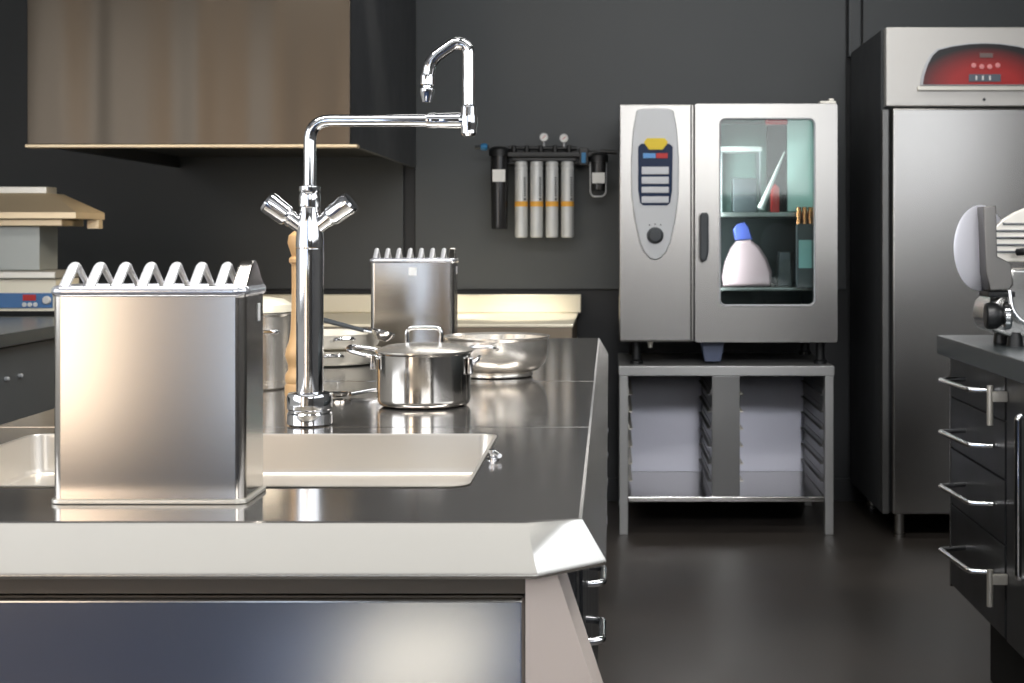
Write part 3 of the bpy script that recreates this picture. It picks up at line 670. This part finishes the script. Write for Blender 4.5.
for k, px in enumerate((798.8, 804.5, 810.2)):
    pos = (ix(px, YBk), YBk, zc_)
    if bk is None:
        hb = iz(207, YBk)-zc_
        bk = MB().lathe([(0, 0), (.0082, 0), (.0094, hb-.003), (.0105, hb), (.0088, hb-.001), (.0075, .006), (0, .006)], pos, n=20).build('copper_beaker', copper, origin=pos)
        tag(bk, labs[0], 'beaker', 'copper beakers in the oven')
    else:
        c = bk.copy(); COL.objects.link(c); c.location = pos; c['label'] = labs[k]
tag(MB().prism([(ix(778), zs0), (ix(793), zs0), (ix(791), iz(252)), (ix(780), iz(252))], 'Y', YI+.02, YI+.10, .004).build('dark_canister', dgrey, origin=(ix(785), YI+.06, zs0)), 'dark canister on the lower oven shelf right of the sack', 'canister')

stand_m = mat('satin stand steel', (150, 150, 149), .6, .42, 'x', .01)
sd = thing('oven_stand', (ox(727), 5.84, 0), 'open steel stand with two bays of tray runners under the oven', 'stand')
szt, szb = oz(366), oz(376)
YSB = 6.16
MB().box(ox(618.5), ox(834.5), YO-.005, YSB, szb, szt, .004).build('top_frame', stand_m, sd)
for px in (619.5, 825):
    for yy in (YO, YSB-.04):
        MB().box(ox(px), ox(px+8.6), yy, yy+.034, 0, szb-.0003, .003).build('leg', stand_m, sd)
shz = oz(497)
MB().box(ox(628.5), ox(824.5), YO+.002, YSB-.006, oz(502), shz, .003).build('shelf', steel_h, sd)
MB().box(ox(712), ox(740), YO+.004, YSB-.03, shz+.0005, szb-.0005, .003).build('centre_divider', midgrey, sd)
MB().box(ox(628.5), ox(711.5), YSB-.030, YSB-.022, shz+.0005, szb-.0005, .001).build('back_panel', wallm_l, sd)
MB().box(ox(740.5), ox(824.5), YSB-.030, YSB-.022, shz+.0005, szb-.0005, .001).build('back_panel', wallm_l, sd)
walls = [(ox(628.5), 1), (ox(712), -1), (ox(740), 1), (ox(824.8), -1)]
for X, s_ in walls:
    if X in (ox(628.5), ox(824.8)):
        MB().box(min(X, X-s_*.003), max(X, X-s_*.003), YO+.036, YSB-.042, shz+.0005, szb-.0005).build('side_panel', midgrey, sd)
    for k in range(6):
        z = shz+.055+k*.068
        a, b_ = sorted((X+s_*.0003, X+s_*.016))
        rr = MB()
        rr.box(a, b_, YO+.03, YSB-.05, z, z+.004, .001, 1)
        rr.box(a, min(b_, a+.003) if s_ > 0 else b_, YO+.03, YSB-.05, z+.004, z+.022) if s_ > 0 else rr.box(b_-.003, b_, YO+.03, YSB-.05, z+.004, z+.022)
        rr.build('tray_runner', pale_st if s_ > 0 else midgrey, sd)

# ================================================================== REFRIGERATOR
YG = 5.45
def gx(p): return wx(p, YG)
def gz(p): return wz(p, YG)
fr = thing('refrigerator', (1.43, 5.8, 0), 'tall stainless upright refrigerator with arched red display in its head', 'refrigerator')
GX0, GX1 = gx(883), 1.81
MB().box(GX0, GX1, YG+.045, 6.18, gz(515), gz(28), .004).build('cabinet_body', mat('dark grey casing', (56, 58, 60), .1, .55), fr)
hdp = MB().box(gx(886), GX1-.01, YG, YG+.044, gz(106.5), gz(27), .006, 3).build('head_panel', mat('pearl grey steel', (208, 205, 200), .45, .34, 'x'), fr)
MB().box(gx(892), GX1-.004, YG-.012, YG+.044, gz(514), gz(108.5), .008, 3).build('door', steel, fr)
MB().box(gx(882.5), gx(889), YG+.0, YG+.0445, gz(514), gz(109.5), .003).build('hinge_strip', midgrey, fr)
arch = [(919.5, 86), (921, 76), (925, 64), (930, 55), (936, 49.5), (950, 46), (968, 43.5), (984, 42.8)]
full = [(a, b) for a, b in arch] + [(2*984-a, b) for a, b in reversed(arch[:-1])]
AW = [(gx(a), gz(b)) for a, b in full]
shrunk = [(gx(984+(a-984)*.955), gz(87+(b-87)*.945-1.3)) for a, b in full]
MB().prism(AW, 'Y', YG-.008, YG-.0003, .003, 2).build('display_bezel', silverb, fr)
org = (gx(984), YG-.010, gz(86))
MB().prism(shrunk, 'Y', YG-.0105, YG-.0082, .0005, 1).build('red_display', redfade, fr, origin=org)
MB().box(gx(917), gx(2*984-917), YG-.014, YG-.0003, gz(91), gz(86.3), .003).build('bezel_sill', pale_st, fr)
MB().box(gx(968), gx(1000), YG-.0130, YG-.0107, gz(82), gz(74.5), .001).build('number_window', mat('slate display', (92, 100, 110), .1, .3), fr)
for px in (975.5, 982, 989):
    MB().box(gx(px-.9), gx(px+.9), YG-.0142, YG-.0131, gz(80.5), gz(76), .0004, 1).build('display_digit', white, fr)
for px, py in ((973, 65.8), (981, 67), (989, 67), (997, 65.6)):
    MB().lathe([(0, 0), (.010, 0), (.009, .003), (0, .0035)], (gx(px), YG-.0106, gz(py)), (0, -1, 0), 16).build('touch_key', mat('pink key', (232, 150, 150), 0, .4), fr)
MB().box(gx(979), gx(992), YG-.0130, YG-.0107, gz(58), gz(53.5), .001).build('status_light', mat('warm grey key', (120, 104, 100), 0, .4), fr)
MB().lathe([(0, 0), (.006, 0), (.006, .004), (0, .005)], (gx(984), YG-.0005, gz(99.5)), (0, -1, 0), 12).build('lock', dgrey, fr)
for xx in (gx(902), GX1-.09):
    for yy in (YG+.05, 6.08):
        MB().lathe([(0, 0), (.024, 0), (.024, .012), (.020, .014), (.020, gz(515)+.001), (0, gz(515)+.001)], (xx, yy, 0), n=24).build('leg', steel, fr)

# ================================================================== RIGHT COUNTER
rw = thing('counter_worktop', (1.25, 3.0, .85), 'dark grey worktop at the right carrying the meat slicer', 'worktop')
MB().box(.881, 1.68, 1.9, 3.815, .850, ZT, .003).build('slab', dworkt, rw)
XF = .910
dc = thing('drawer_cabinet', (1.25, 3.52, 0), 'black cabinet with four drawers and bar handles at the right', 'cabinet')
MB().box(XF+.021, 1.65, 3.255, 3.79, .231, .8495, .002).build('body', char, dc)
MB().box(XF+.09, 1.60, 3.255, 3.72, 0, .2305).build('plinth', blackm, dc)
MB().box(XF-.001, XF+.02, 3.780, 3.790, .231, .8495, .001).build('edge_strip', steel, dc)
lv = [.845, .737, .602, .452, .235]
hz = [.800, .668, .530, .368]
for k in range(4):
    dr = MB().box(XF, XF+.020, 3.262, 3.778, lv[k+1]+.003, lv[k]-.001, .002).build('drawer', char, dc)
    XH = XF-.070
    MB().tube(fillet([(XF-.0005, 3.625, hz[k]), (XH, 3.600, hz[k]), (XH+.016, 3.375, hz[k]), (XF-.0005, 3.360, hz[k])], .006, 4), .0065, 12).build('bar_handle', chrome, dr)
for (a, c_, lab) in ((2.62, 3.252, 'black cabinet with one long upright handle next to the drawers'), (1.95, 2.617, 'black cabinet under the right worktop nearest the camera')):
    rc = thing('counter_cabinet', (1.25, (a+c_)/2, 0), lab, 'cabinet')
    MB().box(XF+.021, 1.65, a, c_, .231, .8495, .002).build('body', char, rc)
    MB().box(XF+.09, 1.60, a, c_, 0, .2305).build('plinth', blackm, rc)
    dr = MB().box(XF, XF+.020, a+.004, c_-.004, .236, .844, .002).build('door', char, rc)
    yh = c_-.27
    MB().tube(fillet([(XF-.0005, yh, .785), (XF-.05, yh, .785), (XF-.05, yh, .445), (XF-.0005, yh, .445)], .008, 4), .0075, 12).build('upright_handle', chrome, dr)
    for (z0, z1) in ((.733, .824), (.318, .402)):
        MB().cyl((XF-.040, c_-.012, z0), (XF-.040, c_-.012, z1), .0075, n=16).box(XF-.036, XF-.0003, c_-.018, c_-.006, (z0+z1)/2-.012+.02, (z0+z1)/2+.012+.02, .002).build('hinge_pin', pale_st, dr)

# ================================================================== MEAT SLICER
YM = 3.42
def mx(p, Y=YM): return wx(p, Y)
def mz(p, Y=YM): return wz(p, Y)
ms = thing('meat_slicer', (1.03, 3.42, ZT), 'polished electric meat slicer with round blade on the right worktop', 'meat slicer')
bc = Vector((mx(983), YM+.02, mz(248))); nrm = Vector((.62, -.78, 0)).normalized()
MB().lathe([(0, .012), (.070, .010), (.098, .004), (.1045, 0), (.098, -.003), (0, -.004)], bc, nrm, 64).build('blade', mat('blade steel', (226, 226, 234), .45, .40, None, .01), ms)
gp = [(977.5, 207), (990, 206), (991.5, 256), (1005, 263), (1007, 284), (1003, 289), (984, 290), (980, 272)]
MB().prism([(mx(a), mz(b)) for a, b in gp], 'Y', YM-.055, YM+.005, .004, 3).build('blade_guard', mat('cast grey steel', (122, 120, 117), 1, .36), ms)
carr = [(991.5, 232), (1003, 220), (1016, 212), (1030, 206.5), (1052, 203), (1075, 206), (1075, 262), (1004, 262), (991.5, 254)]
ca = MB().prism([(mx(a), mz(b)) for a, b in carr], 'Y', YM+.006, YM+.024, .003, 2)
ca.build('carriage_plate', pale_st, ms)
for k in range(5):
    y_ = 224+k*7
    xl = 1003 if k == 0 else 995
    MB().tube([(mx(xl), YM+.006, mz(y_)), (mx(1072), YM+.006, mz(y_))], .0042, 10).build('plate_ridge', chrome, ms)
MB().tube(fillet([(mx(1014), YM-.03, mz(252)), (mx(1020), YM-.05, mz(251)), (mx(1045), YM-.05, mz(252)), (mx(1050), YM+.01, mz(252))], .01), .009, 14).build('pusher_handle', blackp, ms)
bd = [(1003, 291), (1010, 268), (1070, 268), (1072, 330), (1066, 338), (1010, 338), (992, 331), (987, 318), (990, 303)]
MB().prism([(mx(a), mz(b)) for a, b in bd], 'Y', YM-.01, YM+.15, .010, 3).build('motor_body', mat('polished casting', (206, 204, 200), 1, .2), ms)
MB().box(mx(985), mx(1012), YM-.03, YM+.06, mz(297), mz(290.5), .004).build('guard_bracket', blackp, ms)
kc = Vector((mx(1006), YM-.04, mz(315)))
kd = Vector((-1, .10, 0)).normalized()
MB().lathe([(0, 0), (.030, 0), (.034, .006), (.034, .016), (.028, .020), (0, .020)], kc, kd, 32).build('dial_ring', chrome, ms)
MB().lathe([(0, .018), (.020, .018), (.024, .024), (.0305, .032), (.0325, .044), (.0315, .056), (.027, .060), (0, .061)], kc, kd, 16).build('thickness_knob', blackp, ms)
MB().tube(fillet([(mx(1006), YM-.03, mz(290)), (mx(1008), YM-.035, mz(310)), (mx(1018), YM-.04, mz(322)), (mx(1034), YM-.04, mz(324))], .03), .006, 12).build('guide_rod', chrome, ms)
for px in (1015, 1062):
    for yy in (YM, YM+.12):
        MB().lathe([(0, 0), (.020, 0), (.019, .012), (.015, .034), (0, .034)], (mx(px), yy, ZT+.0003), n=20).build('foot', blackp, ms)

# ================================================================== LIGHT
def area(name, loc, size, power, rgb, rot=(0, 0, 0), sy=None):
    l = bpy.data.lights.new(name, 'AREA'); l.energy = power; l.color = rgb
    l.shape = 'RECTANGLE'; l.size = size; l.size_y = sy or size
    o = bpy.data.objects.new(name, l); o.location = loc; o.rotation_euler = rot; COL.objects.link(o); return o
area('ceiling_lamp', (.9, 1.8, ZC-.02), 1.6, 50, (1, .985, .96), sy=.35)
area('ceiling_lamp', (-1.0, 1.4, ZC-.02), 1.6, 45, (1, .985, .96), sy=.35)
area('ceiling_lamp', (.4, 4.7, ZC-.02), 2.4, 19, (1, .985, .96), sy=.5)
area('ceiling_lamp', (-.2, -.9, ZC-.02), 4.8, 11.5, (1, .995, .975), sy=.9)  # broad unseen panel added to brighten the worktop's front edge
area('hood_lamp', (-1.35, 4.95, zh+.05), .35, 3.5, (1, .84, .62))
area('oven_lamp', (cx0+.085, YO+.06, (bz0+bz1)/2), .04, 2.6, (.93, 1, .99), rot=(PI/2, 0, -.75), sy=.55)  # strip light added to brighten the reflection shapes behind the glass
def spot(name, loc, to, power, ang, rgb, r=.06):
    l = bpy.data.lights.new(name, 'SPOT'); l.energy = power; l.color = rgb; l.spot_size = math.radians(ang); l.spot_blend = .45; l.shadow_soft_size = r
    o = bpy.data.objects.new(name, l); o.location = loc; o.rotation_euler = (Vector(to)-Vector(loc)).to_track_quat('-Z', 'Y').to_euler(); COL.objects.link(o); return o
for X in (-1.25, -.80, -.38):
    spot('track_spot', (X, 4.3, ZC-.1), (X, 5.90, .80), 340, 13, (1, .93, .80))  # unseen spots added to brighten the cream back counter
spot('track_spot', (.45, -.9, ZC-.1), (.45, 6.1, .36), 900, 10, (.97, .97, 1), r=.5)  # unseen spot added to brighten the stand's back panels
spot('track_spot', (-.5, -1.4, ZC-.1), (-.52, -1.3, 0), 1100, 20, (1, .98, .92))  # unseen spot added to light the pale plate on the floor
w = bpy.data.worlds.new('room'); S.world = w; w.use_nodes = True
w.node_tree.nodes['Background'].inputs[0].default_value = (.5, .52, .55, 1); w.node_tree.nodes['Background'].inputs[1].default_value = .05

# ================================================================== CAMERA
cd = bpy.data.cameras.new('camera'); cam = bpy.data.objects.new('camera', cd); COL.objects.link(cam)
cam.location = (0, 0, CAM_H); cam.rotation_euler = (PI/2, 0, 0)
cd.sensor_width = 36; cd.lens = 36*F_PX/1024
cd.shift_x = -(VX-512)/1024; cd.shift_y = -(341.5-HY)/1024
cd.dof.use_dof = True; cd.dof.focus_distance = 2.0; cd.dof.aperture_fstop = 14
cd.clip_start = .05
S.camera = cam
for o in bpy.data.objects:
    if '_w' in o: del o['_w']
v = S.view_settings; v.view_transform = 'Standard'; v.look = 'None'; v.gamma = 1; v.use_curve_mapping = False; v.exposure = .35
S.cycles.use_denoising = True
S.cycles.caustics_reflective = False; S.cycles.caustics_refractive = False
S.cycles.sample_clamp_indirect = 6
